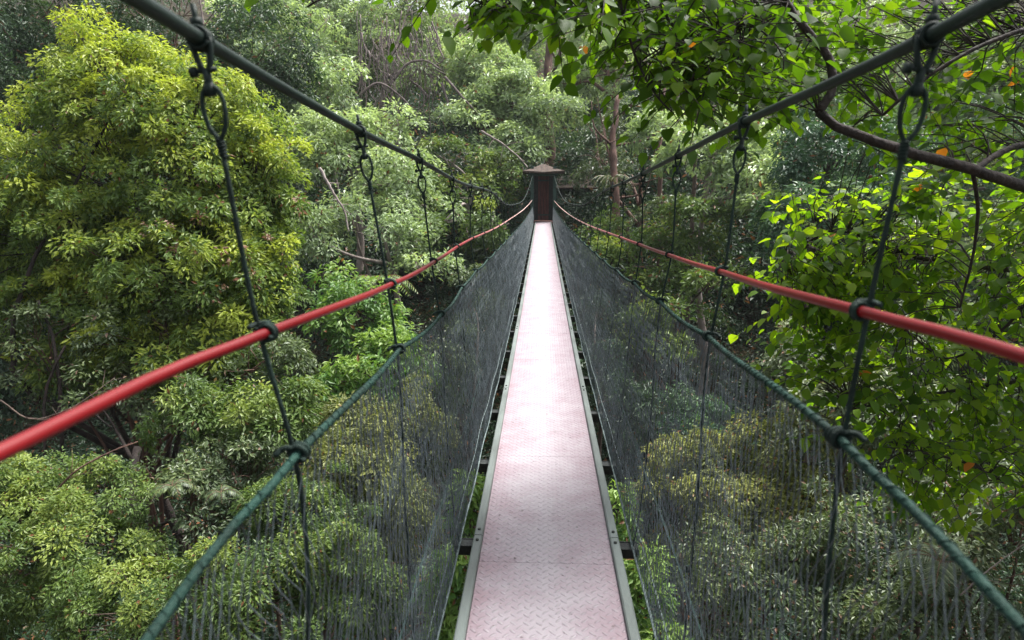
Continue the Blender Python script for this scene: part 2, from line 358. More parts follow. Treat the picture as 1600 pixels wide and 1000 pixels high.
def plant(name, label, cat, species, blobs_px, L=.09, rc=.35, cover=1.2, gap=.36, dens=1.4, tr=.14, bark='bark', group=None,
          depth=.8, base=None, trunk_off=(0, 0), **kw):
    bl = []
    for b in blobs_px:
        px, py, rx, ry, zc = b[:5]; c = P(px, py, zc); k = zc/F_PX
        bl.append((c, np.array([rx*k, (b[5] if len(b) > 5 else depth)*rx*k, ry*k])))
    c0 = bl[0][0]
    if base is None: base = np.array([c0[0]+trunk_off[0], c0[1]+trunk_off[1]+.3, 0])
    base = np.array([base[0], base[1], float(ground(base[0], base[1]))])
    root = empty(name, base, label, cat, group)
    C, O, W = clusters(bl, rc, cover, gap)
    mt = MB(); limb_net(mt, bl, base, C, W, tr, rc); mt.build('trunk' if 'tree' in name else 'stems', M[bark], root)
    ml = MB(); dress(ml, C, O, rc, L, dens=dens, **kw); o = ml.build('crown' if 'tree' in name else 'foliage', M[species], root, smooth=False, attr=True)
    COUNT[0] += len(o.data.polygons)
    return root, bl, C, O

exec_order = []
# ------------------------------------------------------------------ footbridge
S0, SP, NK = 1.0, .98, 29
YK = S0+SP*np.arange(NK); YEND = YK[-1]+.4
def dz(y): return .35*np.clip((np.asarray(y, float)-6)/23, 0, 1)**1.3
bridge = empty('suspension_footbridge', (0, 0, 0), 'long narrow hanging footbridge with pink deck, red handrails and green side nets', 'footbridge')
# deck panels
DL, DR = -.262, .317
cuts = [-2.6]+[.29+1.21*i for i in range(0, 24)]; cuts = [c for c in cuts if c < YEND-.5]+[YEND]
for a, b in zip(cuts[:-1], cuts[1:]):
    ys = np.arange(a+.0012, b-.0012+1e-6, .1); ys[-1] = b-.0012; m = MB()
    tl = rng.normal()*.0002
    for k_, (z0, z1) in enumerate([(-.028, 0)]):
        x = np.array([DL, DL, DR, DR]); zz = np.array([z0, z1, z1+tl, z0])
        v = np.array([[x[q], y, zz[q]+dz(y)] for y in ys for q in range(4)])
        n_ = len(ys); q = [(i*4+j, i*4+(j+1) % 4, i*4+4+(j+1) % 4, i*4+4+j) for i in range(n_-1) for j in range(4)]
        q += [(3, 2, 1, 0), (n_*4-4, n_*4-3, n_*4-2, n_*4-1)]
    m.add(v, q); m.build('deck_panel', M['deck'], bridge, smooth=False)
# edge rails (segments butted, with bolts)
for s_, (x0, x1) in (('l', (-.304, -.264)), ('r', (.319, .359))):
    a = -2.6; L_ = 2.42; st = 1.1+.0
    cutr = [-2.6]+[2.93-.02-L_+L_*i for i in range(0, 14)]; cutr = [c for c in cutr if c < YEND-.4]+[YEND]
    for a, b in zip(cutr[:-1], cutr[1:]):
        m = MB(); ys = np.arange(a+.003, b-.003, .12); ys[-1] = b-.003
        bv = .005; pr = [(x0, -.05), (x1, -.05), (x1, .018-bv), (x1-bv, .018), (x0+bv, .018), (x0, .018-bv)]; n = 6
        v = np.array([[p_[0], y, p_[1]+dz(y)] for y in ys for p_ in pr])
        q = [(i*n+j, i*n+(j+1) % n, i*n+n+(j+1) % n, i*n+n+j) for i in range(len(ys)-1) for j in range(n)]
        e = (len(ys)-1)*n; t = [(0, k_+1, k_) for k_ in range(1, 5)]+[(e, e+k_, e+k_+1) for k_ in range(1, 5)]
        m.add(v, q, t); r_ = m.build('edge_rail', M['rail'], bridge, smooth=False)
        if b < 14:
            for yy in (a+.05, b-.05):
                if yy < -1: continue
                zc_ = float(dz(yy))+.018; mbt = MB()
                tube(mbt, [((x0+x1)/2, yy, zc_-.004), ((x0+x1)/2, yy, zc_+.006)], .008, 6)
                bo = mbt.build('bolt', M['black'], r_); bo.location = (0, 0, 0)
# crossbeams: steel angles under the deck
for k in range(-3, NK):
    y = S0+SP*k; z = float(dz(y)); m = MB()
    box(m, (.027, y, z-.065), (.86, .06, .03), bev=.003); box(m, (.027, y+.036, z-.09), (.86, .008, .085))
    m.build('crossbeam', M['black'], bridge, smooth=False)
# two stringers under the deck
for x in (-.2, .25):
    m = MB(); ys = np.linspace(-2.6, YEND, 40); tube(m, [(x, y, float(dz(y))-.15) for y in ys], .014, 6); m.build('under_cable', M['black'], bridge)

# rope curves: (lateral, height) against y, read off where each rope meets its first hangers
def curve(near_pts, far_pts):
    pts = np.array(near_pts+far_pts); pts = pts[np.argsort(pts[:, 1])]
    Ys = pts[:, 1]; V = pts[:, [0, 2]]
    def f(y):
        y = np.asarray(y, float); o = catmull(Ys, V, np.atleast_1d(np.clip(y, Ys[0], Ys[-1])))
        return np.stack([o[:, 0], np.atleast_1d(y), o[:, 1]], -1)
    return f
def hang(sag): return sag
Yk = lambda k: S0+SP*k
cableL = curve([PY(312, 60, Yk(0)), PY(563, 205, Yk(1)), PY(655, 250, Yk(2)), PY(706, 279, Yk(3)), PY(180, -22, .72)],
               [np.array(p) for p in [(-.52, 7, 1.57), (-.54, 10, 1.40), (-.54, 14, 1.33), (-.53, 19, 1.36), (-.50, 24, 1.65), (-.42, 29.0, 2.25)]])
cableR = curve([PY(1425, 70, Yk(0)+.05), PY(1160, 192, Yk(1)+.02), PY(1060, 243, Yk(2)), PY(1005, 271, Yk(3)), PY(1590, -15, .8)],
               [np.array(p) for p in [(.60, 7, 1.57), (.61, 10, 1.40), (.60, 14, 1.33), (.58, 19, 1.36), (.54, 24, 1.65), (.46, 29.0, 2.25)]])
handL = curve([PY(435, 513, Yk(0)+.03), PY(612, 444, Yk(1)), PY(0, 680, .6)],
              [np.array(p) for p in [(-.50, 4.6, 1.25), (-.50, 7, 1.20), (-.50, 11, 1.16), (-.49, 18, 1.13), (-.47, 25, 1.17), (-.43, 29, 1.25)]])
handR = curve([PY(1325, 481, Yk(0)+.03), PY(1125, 424, Yk(1)), PY(1600, 552, .72)],
              [np.array(p) for p in [(.555, 5.07, 1.25), (.55, 8.3, 1.18), (.55, 12, 1.13), (.55, 18, 1.10), (.53, 25, 1.13), (.47, 29, 1.22)]])
netL = curve([PY(478, 695, Yk(0)+.02), PY(625, 545, Yk(1)), PY(690, 490, Yk(2)), PY(205, 1000, .66)],
             [np.array(p) for p in [(-.475, 4.4, 1.02), (-.47, 6, 1.0), (-.47, 10, .94), (-.47, 18, .86), (-.45, 25, .9), (-.40, 29, 1.0)]])
netR = curve([PY(1298, 672, Yk(0)+.02), PY(1106, 525, Yk(1)), PY(1030, 470, Yk(2)), PY(1600, 965, .66)],
             [np.array(p) for p in [(.53, 4.14, 1.05), (.53, 5.8, 1.0), (.53, 8.3, .95), (.53, 17.7, .82), (.49, 25, .88), (.44, 29, 1.0)]])
def ext(f, y0):
    """continue a rope straight back past the camera"""
    ya = {id(cableL): .72}.get(id(f), .8); p0 = f(ya)[0]; p1 = f(ya+.15)[0]; d = (p1-p0)/.15; d[1] = 1; d[0] *= .25; d[2] *= .8
    def g(y):
        y = np.atleast_1d(np.asarray(y, float)); o = f(np.maximum(y, ya)); m = y < ya
        o[m] = p0+(y[m]-ya)[:, None]*d; return o
    return g
CURV = {n_: ext(f, 0) for n_, f in dict(cL=cableL, cR=cableR, hL=handL, hR=handR, nL=netL, nR=netR).items()}
botL = lambda y: np.stack([np.full_like(np.atleast_1d(y), -.372)-.002*np.sin(np.atleast_1d(y)*6.4), np.atleast_1d(y), dz(np.atleast_1d(y))-.035+.006*np.sin(np.atleast_1d(y)*5)], -1)
botR = lambda y: np.stack([np.full_like(np.atleast_1d(y), .426)+.002*np.sin(np.atleast_1d(y)*6.1), np.atleast_1d(y), dz(np.atleast_1d(y))-.035+.006*np.sin(np.atleast_1d(y)*5.3)], -1)
yy = np.concatenate([np.arange(-2.2, 6, .08), np.arange(6, 29.01, .2)])
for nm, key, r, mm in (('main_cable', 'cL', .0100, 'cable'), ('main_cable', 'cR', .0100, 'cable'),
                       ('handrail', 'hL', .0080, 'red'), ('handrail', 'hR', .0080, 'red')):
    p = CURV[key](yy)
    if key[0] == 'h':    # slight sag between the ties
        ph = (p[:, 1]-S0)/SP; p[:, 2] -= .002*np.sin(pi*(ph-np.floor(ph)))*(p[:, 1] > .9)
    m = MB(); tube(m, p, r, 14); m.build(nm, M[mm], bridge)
def net_path(key, y):
    p = CURV[key](y); ph = (p[:, 1]-S0)/SP; p[:, 2] -= .015*np.sin(pi*(ph-np.floor(ph)))*(p[:, 1] > .9); return p
for key in ('nL', 'nR'):
    m = MB(); tube(m, net_path(key, yy), .0066, 10); nro = m.build('net_rope', M['netrope'], bridge)
    # lacing wound round the net rope
    t_ = np.concatenate([np.arange(-.6, 8, .004), np.arange(8, 28.9, .006)]); p = net_path(key, t_); a = t_*2*pi/.026
    p = p+np.stack([np.cos(a), 0*a, np.sin(a)], -1)*.0072+rng.normal(size=p.shape)*.0006
    m = MB(); segs(m, p[:-1], p[1:], .0013, n=4); lo = m.build('lacing', M['netrope'], nro); lo.location = (0, 0, 0)
for f in (botL, botR):
    m = MB(); tube(m, f(yy), .0055, 8); m.build('bottom_rope', M['lightrope'], bridge)
# side nets: knotted diamonds of thin twine
def side_net(key, fb, sgn):
    mstr = MB(); ycols = []; y = -.5
    while y < 28.9:
        ycols.append(y); y += .0235 if y < 10 else (.029 if y < 18 else .04)
    ycols = np.array(ycols); R = 32; n = len(ycols)
    par = (np.arange(R+1) % 2)*.5
    idx = np.arange(n)[:, None]+par[None]; Yg = np.interp(idx, np.arange(n), ycols)
    Yg = Yg+.02*(vnoise(np.stack([Yg*1.3, np.broadcast_to(np.arange(R+1)*.35, Yg.shape), 0*Yg], -1), 11)-.5)*2
    vv = np.broadcast_to(np.arange(R+1)/R, Yg.shape)
    top = net_path(key, Yg.ravel()).reshape(*Yg.shape, 3); bot = fb(Yg.ravel()).reshape(*Yg.shape, 3)
    Pn = top*(1-vv[..., None])+bot*vv[..., None]
    bil = (.03*np.sin(pi*vv)*(.3+vnoise(np.stack([Yg*.9, vv*2, 0*Yg], -1), 12+sgn)))
    Pn[..., 0] -= sgn*bil; Pn[..., 2] -= .02*np.sin(pi*vv)
    Pn += rng.normal(size=Pn.shape)*.0016
    A, B = [], []
    for r in range(R):
        if r % 2 == 0:
            A += [Pn[:, r], Pn[1:, r]]; B += [Pn[:, r+1], Pn[:-1, r+1]]
        else:
            A += [Pn[:, r], Pn[:-1, r]]; B += [Pn[:, r+1], Pn[1:, r+1]]
    segs(mstr, np.concatenate(A), np.concatenate(B), .0010, n=3)
    o = mstr.build('safety_net', M['string'], bridge)
    # mid ropes threaded through the net
    for fr, rr, mt_ in ((.62, .0032, 'netrope'), (.86, .0022, 'lightrope')):
        t = net_path(key, yy); b = fb(yy); p = t*(1-fr)+b*fr; p[:, 0] -= sgn*.01; ph = (p[:, 1]-S0)/SP
        p[:, 2] += .004*np.sin(2*pi*ph)+.008*np.sin(p[:, 1]*2.1)
        m = MB(); tube(m, p, rr, 6); m.build('mid_rope', M[mt_], bridge)
side_net('nL', botL, -1); side_net('nR', botR, 1)
# hangers
def torus_wrap(m, c, axis, R0, r0, turns, pitch, n=18):
    axis = nrm(np.asarray(axis, float)); u = nrm(np.cross(axis, [0.3, 0.1, 1.0])); v = np.cross(axis, u)
    t = np.linspace(0, turns*2*pi, int(turns*n)); p = c+(u*np.cos(t)[:, None]+v*np.sin(t)[:, None])*R0+axis*((t/(2*pi)-turns/2)*pitch)[:, None]
    tube(m, p, r0, 6)
for k in range(NK-1):
    for side, (ck, hk, nk, fb) in (('L', ('cL', 'hL', 'nL', botL)), ('R', ('cR', 'hR', 'nR', botR))):
        y = Yk(k); sg = -1 if side == 'L' else 1
        c = CURV[ck](y)[0]; h = CURV[hk](y)[0]; n_ = net_path(nk, np.array([y]))[0]; b = fb(np.array([y]))[0]+[sg*.01, 0, 0]
        h = h+[sg*.0125, 0, 0]; n_ = n_+[sg*.010, 0, 0]
        down = nrm(h-c); fwd = nrm(CURV[ck](y+.1)[0]-CURV[ck](y-.1)[0]); near = k < 12
        L0 = min(.140, .42*np.linalg.norm(h-c)); eye_top = c+down*L0*.46; eye_bot = c+down*L0
        # rope from the eye down past handrail and net rope to the crossbeam
        m = MB(); path = smooth_path([eye_bot, h, n_, (n_+b)/2+[sg*.012, 0, 0], b, b+[-sg*.01, 0, -.05]], 40 if near else 14)
        rr = .0041; tube(m, path, rr, 8 if near else 5)
        hg = m.build('hanger', M['rope'], bridge)
        def sub(mm_, nm_, mt_):
            o = mm_.build(nm_, M[mt_], hg); o.location = (0, 0, 0)
        if k < 14:
            e = MB()                                                  # teardrop eye
            side_v = nrm(np.cross(down, nrm(CAM-c) if False else np.array([0, 1.0, 0])))
            t = np.linspace(0, 2*pi, 25); ww = L0*.135
            ey = eye_top+down*L0*.54*((1-np.cos(t))/2)[:, None]+side_v*(ww*np.sin(t)*(1-.35*(1-np.cos(t))/2)*np.where(np.cos(t) > -.6, 1, .55+.45*(np.cos(t)+1)/.4))[:, None]
            tube(e, ey, .0036, 8, cap=False); torus_wrap(e, eye_bot+down*.012, down, .0045, .0026, 5, .005)
            sub(e, 'eye_loop', 'rope')
            cl = MB()                                                 # strap over the cable, bolt, shackle
            torus_wrap(cl, c, fwd, .0138, .0032, 1.0, 0.0, 20); torus_wrap(cl, c+fwd*.011, fwd, .0138, .0032, 1.0, 0.0, 20)
            torus_wrap(cl, c-fwd*.011, fwd, .0138, .0032, 1.0, 0.0, 20)
            tube(cl, [c-down*.046, c-down*.012], .0042, 7); tube(cl, [c-down*.027, c-down*.016], .0085, 6)
            for q in (-1, 1):
                tube(cl, smooth_path([c+side_v*q*.0135, c+side_v*q*.011+down*L0*.15, c+side_v*q*.004+down*L0*.33], 6), .0045, 6)
            tube(cl, [c+down*L0*.30, eye_top+down*L0*.06], .0062, 7)
            x0 = c+down*L0*.31; tube(cl, [x0-side_v*.019, x0+side_v*.015], .0038, 7); tube(cl, [x0-side_v*.023, x0-side_v*.014], .0078, 6)
            tube(cl, [eye_top-down*.004, eye_top+down*.014], [.007, .0085], 7)
            sub(cl, 'cable_clamp', 'cable')
            kn = MB(); hc = CURV[hk](y)[0]; hf = nrm(CURV[hk](y+.1)[0]-CURV[hk](y-.1)[0])
            torus_wrap(kn, hc, hf, .0115, .0038, 2.2, .0075); torus_wrap(kn, h, nrm(n_-c), .0068, .0032, 2, .007)
            tube(kn, smooth_path([hc+hf*.010+[0, 0, .013], hc+[sg*.015, 0, .014], hc-hf*.02+[sg*.017, 0, .011]], 8), .004, 7)
            sub(kn, 'handrail_tie', 'rope')
            kn = MB(); nc = net_path(nk, np.array([y]))[0]; nf = nrm(CURV[nk](y+.1)[0]-CURV[nk](y-.1)[0])
            torus_wrap(kn, nc, nf, .0118, .0046, 2.6, .009); torus_wrap(kn, n_, nrm(b-n_), .008, .0044, 2, .009)
            tube(kn, smooth_path([nc-nf*.010+[sg*.010, 0, .011], nc+[sg*.022, -.01, .008], nc+[sg*.032, -.02, 0]], 8), .0048, 7)
            sub(kn, 'net_knot', 'rope')
            kn = MB(); mdp = n_*.38+b*.62; torus_wrap(kn, mdp+[sg*.006, 0, 0], nrm(b-n_), .008, .0036, 2.5, .0075); sub(kn, 'mid_knot', 'rope')

lp = PX(805, 873, 0); lp = CAM+(P(805, 873, 2)-CAM)*(1.566/(CAM[2]-P(805, 873, 2)[2]))
m = MB(); put_leaves(m, lp[None]+[[-.006, 0, .001]], np.array([[.8, .5, 0]]), np.array([[.2, 0, 1.0]]), .014, .009, np.array([.02]), True)
tag(m.build('fallen_leaf', M['bark_dark']), 'tiny dark fallen leaf on the pink deck near the viewer', 'leaf')
# ------------------------------------------------------------------ far gate and shelter
gy_ = YEND; gz = .35
gate = empty('bridge_gate', (0.027, gy_+.1, gz), 'small roofed gateway with red brown door where the far end of the footbridge lands', 'gate')
for sx in (-1, 1):
    for yy0 in (0, 1.1):
        m = MB(); box(m, (.027+sx*.47, gy_+.1+yy0, gz+.72), (.13, .13, 3.1), bev=.012); m.build('post', M['green_post'], gate, smooth=False)
m = MB(); box(m, (.027, gy_+.1, gz+1.98), (1.2, .14, .16), bev=.01); box(m, (.027, gy_+1.2, gz+1.98), (1.2, .14, .16), bev=.01); m.build('lintel', M['green_post'], gate, smooth=False)
m = MB()                                              # sweeping pyramid roof
nr_ = 7; hx, hy = .86, .98; rings = []
for i in range(nr_):
    t = i/(nr_-1); s = 1-t*.93; zz = 2.03+.34*(t**1.25)
    for a, b in ((-1, -1), (0, -1), (1, -1), (1, 0), (1, 1), (0, 1), (-1, 1), (-1, 0)):
        cr_ = .05*(1-t) if a and b else 0
        rings.append((.027+a*hx*s, gy_+.65+b*hy*s, gz+zz+cr_))
n8 = 8; q = [(i*n8+j, i*n8+(j+1) % n8, i*n8+n8+(j+1) % n8, i*n8+n8+j) for i in range(nr_-1) for j in range(n8)]
v = np.array(rings); v2 = v[:8].copy(); v2[:, 2] -= .07; v = np.vstack([v, v2]); o8 = nr_*8
q += [(o8+j, o8+(j+1) % 8, (j+1) % 8, j) for j in range(8)]; q += [(o8+7, o8+6, o8+5, o8+4), (o8+7, o8+4, o8+3, o8+0), (o8, o8+3, o8+2, o8+1), ((nr_-1)*8, (nr_-1)*8+1, (nr_-1)*8+2, (nr_-1)*8+3), ((nr_-1)*8, (nr_-1)*8+3, (nr_-1)*8+4, (nr_-1)*8+7), ((nr_-1)*8+7, (nr_-1)*8+4, (nr_-1)*8+5, (nr_-1)*8+6)]
m.add(v, q); m.build('roof', M['roof'], gate, smooth=False)
dr = MB()
for i in range(4): box(dr, (.027-.18+.12*i, gy_+1.12, gz+.95), (.108, .035, 1.86), bev=.006)
door = dr.build('door', M['redwood'], gate, smooth=False)
m = MB(); box(m, (.027, gy_+1.2, gz+.95), (.86, .03, 1.88)); m.build('interior_shade_panel', M['black'], gate, smooth=False)  # dark sheet standing in for the shade inside the gateway
for zz in (.25, 1.7):
    fr = MB(); box(fr, (.027, gy_+1.09, gz+zz), (.46, .03, .05)); fo = fr.build('crossbar', M['green_post'], door, smooth=False); fo.location = (0, 0, 0)
m = MB(); box(m, (.027, gy_+1.0, gz-.06), (1.5, 1.95, .1), bev=.01); m.build('threshold', M['redwood'], gate, smooth=False)
for sx in (-1, 1):
    m = MB()
    for zz in (.12, .5, .9, 1.3, 1.7): box(m, (.027+sx*.47, gy_+.65, gz+zz), (.03, 1.0, .16), bev=.004)
    m.build('side_panel', M['redwood'], gate, smooth=False)
# low shelter behind on the right
shc = P(893, 300, 34.5)
sh = empty('shelter', (shc[0], shc[1], float(ground(shc[0], shc[1]))), 'dark red shelter with a brown roof among the trees right of the gateway', 'shelter')
m = MB(); box(m, (shc[0], shc[1]+.9, shc[2]-.4), (1.7, .06, 1.3)); box(m, (shc[0]-.87, shc[1], shc[2]-.4), (.06, 1.75, 1.3)); m.build('wall', M['redpaint'], sh, smooth=False)
for a in (-1, 1):
    m = MB(); box(m, (shc[0]+a*.85, shc[1]-.9, shc[2]-.6), (.1, .1, 2.2), bev=.01); m.build('post', M['bark_dark'], sh, smooth=False)
m = MB(); R_ = np.array(Matrix.Rotation(radians(14), 3, 'X')); box(m, (shc[0], shc[1]-.1, shc[2]+.5), (2.3, 2.7, .08), R=R_, bev=.01); m.build('roof', M['roof'], sh, smooth=False)
shl = P(806, 298, 34)
s2 = empty('railing', (shl[0], shl[1], float(ground(shl[0], shl[1]))), 'short dark red railing just left of the far gateway', 'railing')
m = MB()
for i in range(9): box(m, (shl[0]-.5+.14*i, shl[1], shl[2]-.35), (.09, .03, 1.1), bev=.004)
m.build('slat_panel', M['redpaint'], s2, smooth=False)
for a in (-.62, .72):
    m = MB(); box(m, (shl[0]+a, shl[1], shl[2]-.7), (.09, .09, 2.0), bev=.01); m.build('post', M['bark_dark'], s2, smooth=False)

#@@VEG
# ------------------------------------------------------------------ vegetation
T = 'tree'
# --- big yellow green tree on the left
r1, bl1, C1, O1 = plant('leafy_tree', 'big rounded yellow green tree filling the left, nearest full crown beside the main cable', T, 'yellow',
    [(215, 310, 215, 235, 12.0, .75), (185, 150, 125, 100, 11.4), (330, 300, 140, 150, 11.0), (395, 300, 90, 110, 10.8), (100, 380, 150, 150, 11.2), (290, 420, 150, 130, 10.6),
     (400, 440, 75, 95, 10.4), (370, 520, 90, 70, 10.2), (270, 545, 120, 65, 10.2), (130, 560, 90, 50, 10.4), (300, 190, 120, 100, 11), (-30, 330, 110, 150, 11.8), (150, 480, 120, 90, 10.8)],
    L=.095, rc=.22, cover=1.9, gap=.33, dens=1.35, tr=.12, vb=.52, young=.80, base=(-5.6, 10.6), bark='bark_dark')  # lighter top leaves: new growth plus sunlight put into the leaf colour
ml = MB(); idx = [i for i in range(len(C1)) if (lambda q: True)(0)]
cc = np.array([P(x, y, 9.6) for x, y in ((262, 342), (315, 345), (278, 384), (290, 390), (345, 392), (380, 385), (232, 360), (395, 435), (352, 455), (307, 402), (425, 370), (470, 320))])
dress(ml, np.repeat(cc, 2, 0)+rng.normal(size=(24, 3))*.08, nrm(rng.normal(size=(24, 3))), .05, .075, dens=1.6, vb=.5, dead=.1); ml.build('young_leaves', M['pink'], r1, smooth=False, attr=True)
G = 'shrubs and small trees in the gully left of the bridge'
plant('spindly_tree', 'thin grey green tree with reddish bare stems below the big yellow green crown', T, 'grey',
    [(190, 600, 120, 60, 9.6), (60, 540, 90, 80, 9.8), (320, 590, 110, 70, 9.3), (420, 560, 70, 80, 9.2), (250, 520, 120, 60, 9.9)], L=.085, rc=.22, cover=1.1, gap=.47, dens=1.0, tr=.07, bark='bark_red', vb=.5, group=G)
plant('shrub', 'bright small-leaved shrub in the bottom left corner', 'shrub', 'mid',
    [(90, 860, 150, 110, 7), (230, 960, 130, 90, 6.4), (20, 760, 90, 70, 7.4), (170, 760, 80, 50, 7.4), (-80, 920, 120, 120, 7)], L=.05, rc=.16, cover=1.7, gap=.34, dens=1.3, tr=.05, vb=.5, young=.4, group=G)
plant('shrub', 'mid green shrub arching below the red handrail left of the first hanger', 'shrub', 'mid',
    [(390, 650, 95, 60, 8.4), (310, 640, 80, 60, 8.6), (450, 620, 60, 60, 8.6)], L=.075, rc=.2, cover=1.5, gap=.36, tr=.05, vb=.48, young=.3, group=G)
plant('shrub', 'dull olive shrub with dead twigs between the left handrail and the left net rope', 'shrub', 'grey',
    [(300, 770, 100, 60, 7.6), (390, 740, 80, 70, 7.8), (330, 720, 100, 40, 8)], L=.07, rc=.18, cover=1.1, gap=.45, dens=1, tr=.05, vb=.4, bark='bark_red', group=G)
plant('shrub', 'dark leafy shrub seen through the left net at the bottom of the photo', 'shrub', 'mid',
    [(400, 920, 120, 100, 6.3), (540, 900, 110, 110, 6.6), (470, 800, 90, 70, 7.2)], L=.05, rc=.16, cover=1.6, gap=.38, tr=.05, vb=.45, group=G)
plant('shrub', 'yellow green shrub behind the left net beside the second hanger', 'shrub', 'olive',
    [(570, 740, 100, 90, 8.2), (640, 820, 70, 80, 7.8), (560, 650, 90, 60, 9.4), (650, 660, 60, 70, 10)], L=.07, rc=.2, cover=1.6, gap=.35, tr=.06, vb=.55, group=G)
plant('bush', 'vivid bright green bush in the middle distance between the second and third left hangers', 'bush', 'fresh',
    [(555, 490, 75, 60, 15), (600, 560, 70, 50, 14), (520, 440, 40, 40, 16), (560, 590, 80, 40, 13.4)], L=.15, rc=.33, cover=1.9, gap=.32, tr=.08, vb=.6, young=.5, group=G)
plant('bush', 'grey green bush behind the left net halfway along the deck', 'bush', 'grey',
    [(700, 560, 60, 80, 13), (740, 480, 50, 60, 17), (680, 690, 55, 70, 10)], L=.10, rc=.3, cover=1.3, gap=.38, tr=.07, vb=.42, group=G)
plant('bush', 'fresh green plant rising under the deck edge between two left crossbeams', 'bush', 'fresh',
    [(712, 930, 40, 90, 5.4), (735, 790, 26, 60, 6.6), (690, 1010, 50, 60, 5.2)], L=.085, rc=.16, cover=1.7, gap=.33, tr=.03, vb=.65, young=.4, group=G)
# --- pale hillside trees, centre left
G = 'pale trees on the far hillside'
plant('hillside_tree', 'pale feathery tree high on the hillside above the left main cable', T, 'pale',
    [(400, 90, 100, 60, 33), (480, 60, 90, 60, 34), (380, 30, 80, 40, 36), (500, 150, 80, 60, 31)], L=.27, rc=.75, cover=1.7, gap=.36, dens=1.2, tr=.25, bark='bark_pale', vb=.5, group=G)
plant('hillside_tree', 'pale tree draped with purplish bare vines at the top of the photo', T, 'pale',
    [(620, 70, 90, 60, 36), (680, 120, 70, 60, 35), (560, 40, 60, 40, 37), (640, 10, 90, 40, 38)], L=.26, rc=.75, cover=1.1, gap=.45, dens=1.0, tr=.25, bark='bark_pale', vb=.38, group=G)
plant('hillside_tree', 'bright pale crown directly left of and above the far gateway', T, 'pale',
    [(800, 160, 90, 55, 33), (760, 110, 80, 45, 34), (860, 170, 60, 45, 32), (740, 200, 70, 50, 32), (800, 220, 50, 35, 31)], L=.26, rc=.7, cover=1.8, gap=.34, dens=1.2, tr=.25, bark='bark_red', vb=.52, group=G)
plant('hillside_tree', 'pale yellowish crown crossed by the left main cable between its second and third hangers', T, 'pale',
    [(540, 240, 90, 50, 26), (600, 200, 60, 40, 27), (480, 210, 60, 50, 27), (620, 280, 70, 45, 25)], L=.22, rc=.6, cover=1.7, gap=.36, dens=1.2, tr=.2, bark='bark_pale', vb=.56, young=.45, group=G)
plant('hillside_tree', 'pale crown over dark hollows right of the big yellow green tree', T, 'pale',
    [(600, 370, 70, 50, 23), (640, 330, 60, 40, 24), (550, 340, 60, 50, 23), (490, 370, 50, 60, 22), (650, 420, 50, 30, 22)], L=.19, rc=.5, cover=1.5, gap=.38, dens=1.1, tr=.18, bark='bark_pale', vb=.46, group=G)
plant('hillside_tree', 'darker green crown left of the gateway behind the sagging end of the cable', T, 'mid',
    [(730, 300, 70, 45, 29), (700, 250, 50, 45, 30), (770, 260, 45, 35, 30), (690, 350, 50, 40, 27), (760, 350, 45, 40, 27)], L=.22, rc=.6, cover=1.5, gap=.38, dens=1.1, tr=.2, bark='bark_pale', vb=.5, group=G)
plant('hillside_tree', 'pale crown just right of the tall bare trunk behind the gateway', T, 'pale',
    [(950, 110, 80, 45, 34), (1010, 130, 60, 50, 33), (900, 130, 50, 40, 35), (960, 60, 70, 40, 36)], L=.26, rc=.7, cover=1.6, gap=.36, dens=1.2, tr=.25, bark='bark_red', vb=.5, group=G)
# --- right of gate
G = 'trees on the slope right of the gateway'
plant('slope_tree', 'pale tiered tree behind the right main cable at its second hanger', T, 'pale',
    [(1110, 230, 80, 40, 21), (1180, 280, 60, 40, 20), (1050, 200, 60, 35, 23), (1215, 330, 40, 40, 19), (1170, 200, 60, 40, 22)], L=.20, rc=.5, cover=1.6, gap=.38, dens=1.2, tr=.16, bark='bark_pale', vb=.5, young=.4, group=G)
plant('slope_tree', 'cool blue green tree right of the second right hanger', T, 'blue',
    [(1300, 230, 100, 80, 18), (1260, 350, 80, 60, 17), (1360, 330, 90, 90, 17), (1240, 420, 60, 40, 16)], L=.16, rc=.42, cover=1.6, gap=.40, dens=1.2, tr=.18, vb=.45, young=.4, group=G)
plant('slope_tree', 'grey shaded small tree between the gateway and the third right hanger', T, 'grey',
    [(1000, 280, 70, 40, 27), (940, 250, 50, 40, 29), (1050, 320, 50, 40, 25), (930, 200, 50, 40, 31)], L=.19, rc=.55, cover=1.2, gap=.42, dens=1, tr=.2, bark='bark_red', vb=.4, group=G)
plant('slope_tree', 'tiered green tree behind the far right hangers just above the red handrail', T, 'mid',
    [(980, 355, 60, 25, 23), (1060, 370, 70, 25, 21), (1090, 330, 60, 25, 20), (950, 400, 50, 25, 22), (1040, 420, 70, 22, 20)], L=.18, rc=.45, cover=1.6, gap=.38, dens=1.1, tr=.16, vb=.5, group=G)
plant('slope_tree', 'low green tree crossed by the red handrail between the second and third right hangers', T, 'mid',
    [(1060, 480, 70, 30, 18), (1000, 450, 60, 25, 20), (1110, 440, 50, 30, 18), (1040, 530, 70, 30, 17), (1000, 520, 50, 40, 18)], L=.16, rc=.4, cover=1.5, gap=.40, dens=1.1, tr=.14, vb=.55, group=G)
plant('slope_tree', 'shaded dark tree seen through the right net beside the far deck', T, 'dark',
    [(950, 560, 60, 60, 14), (930, 480, 50, 50, 18), (990, 640, 60, 60, 12), (900, 420, 30, 30, 22)], L=.13, rc=.35, cover=1.2, gap=.4, dens=1.0, tr=.1, vb=.5, group=G)
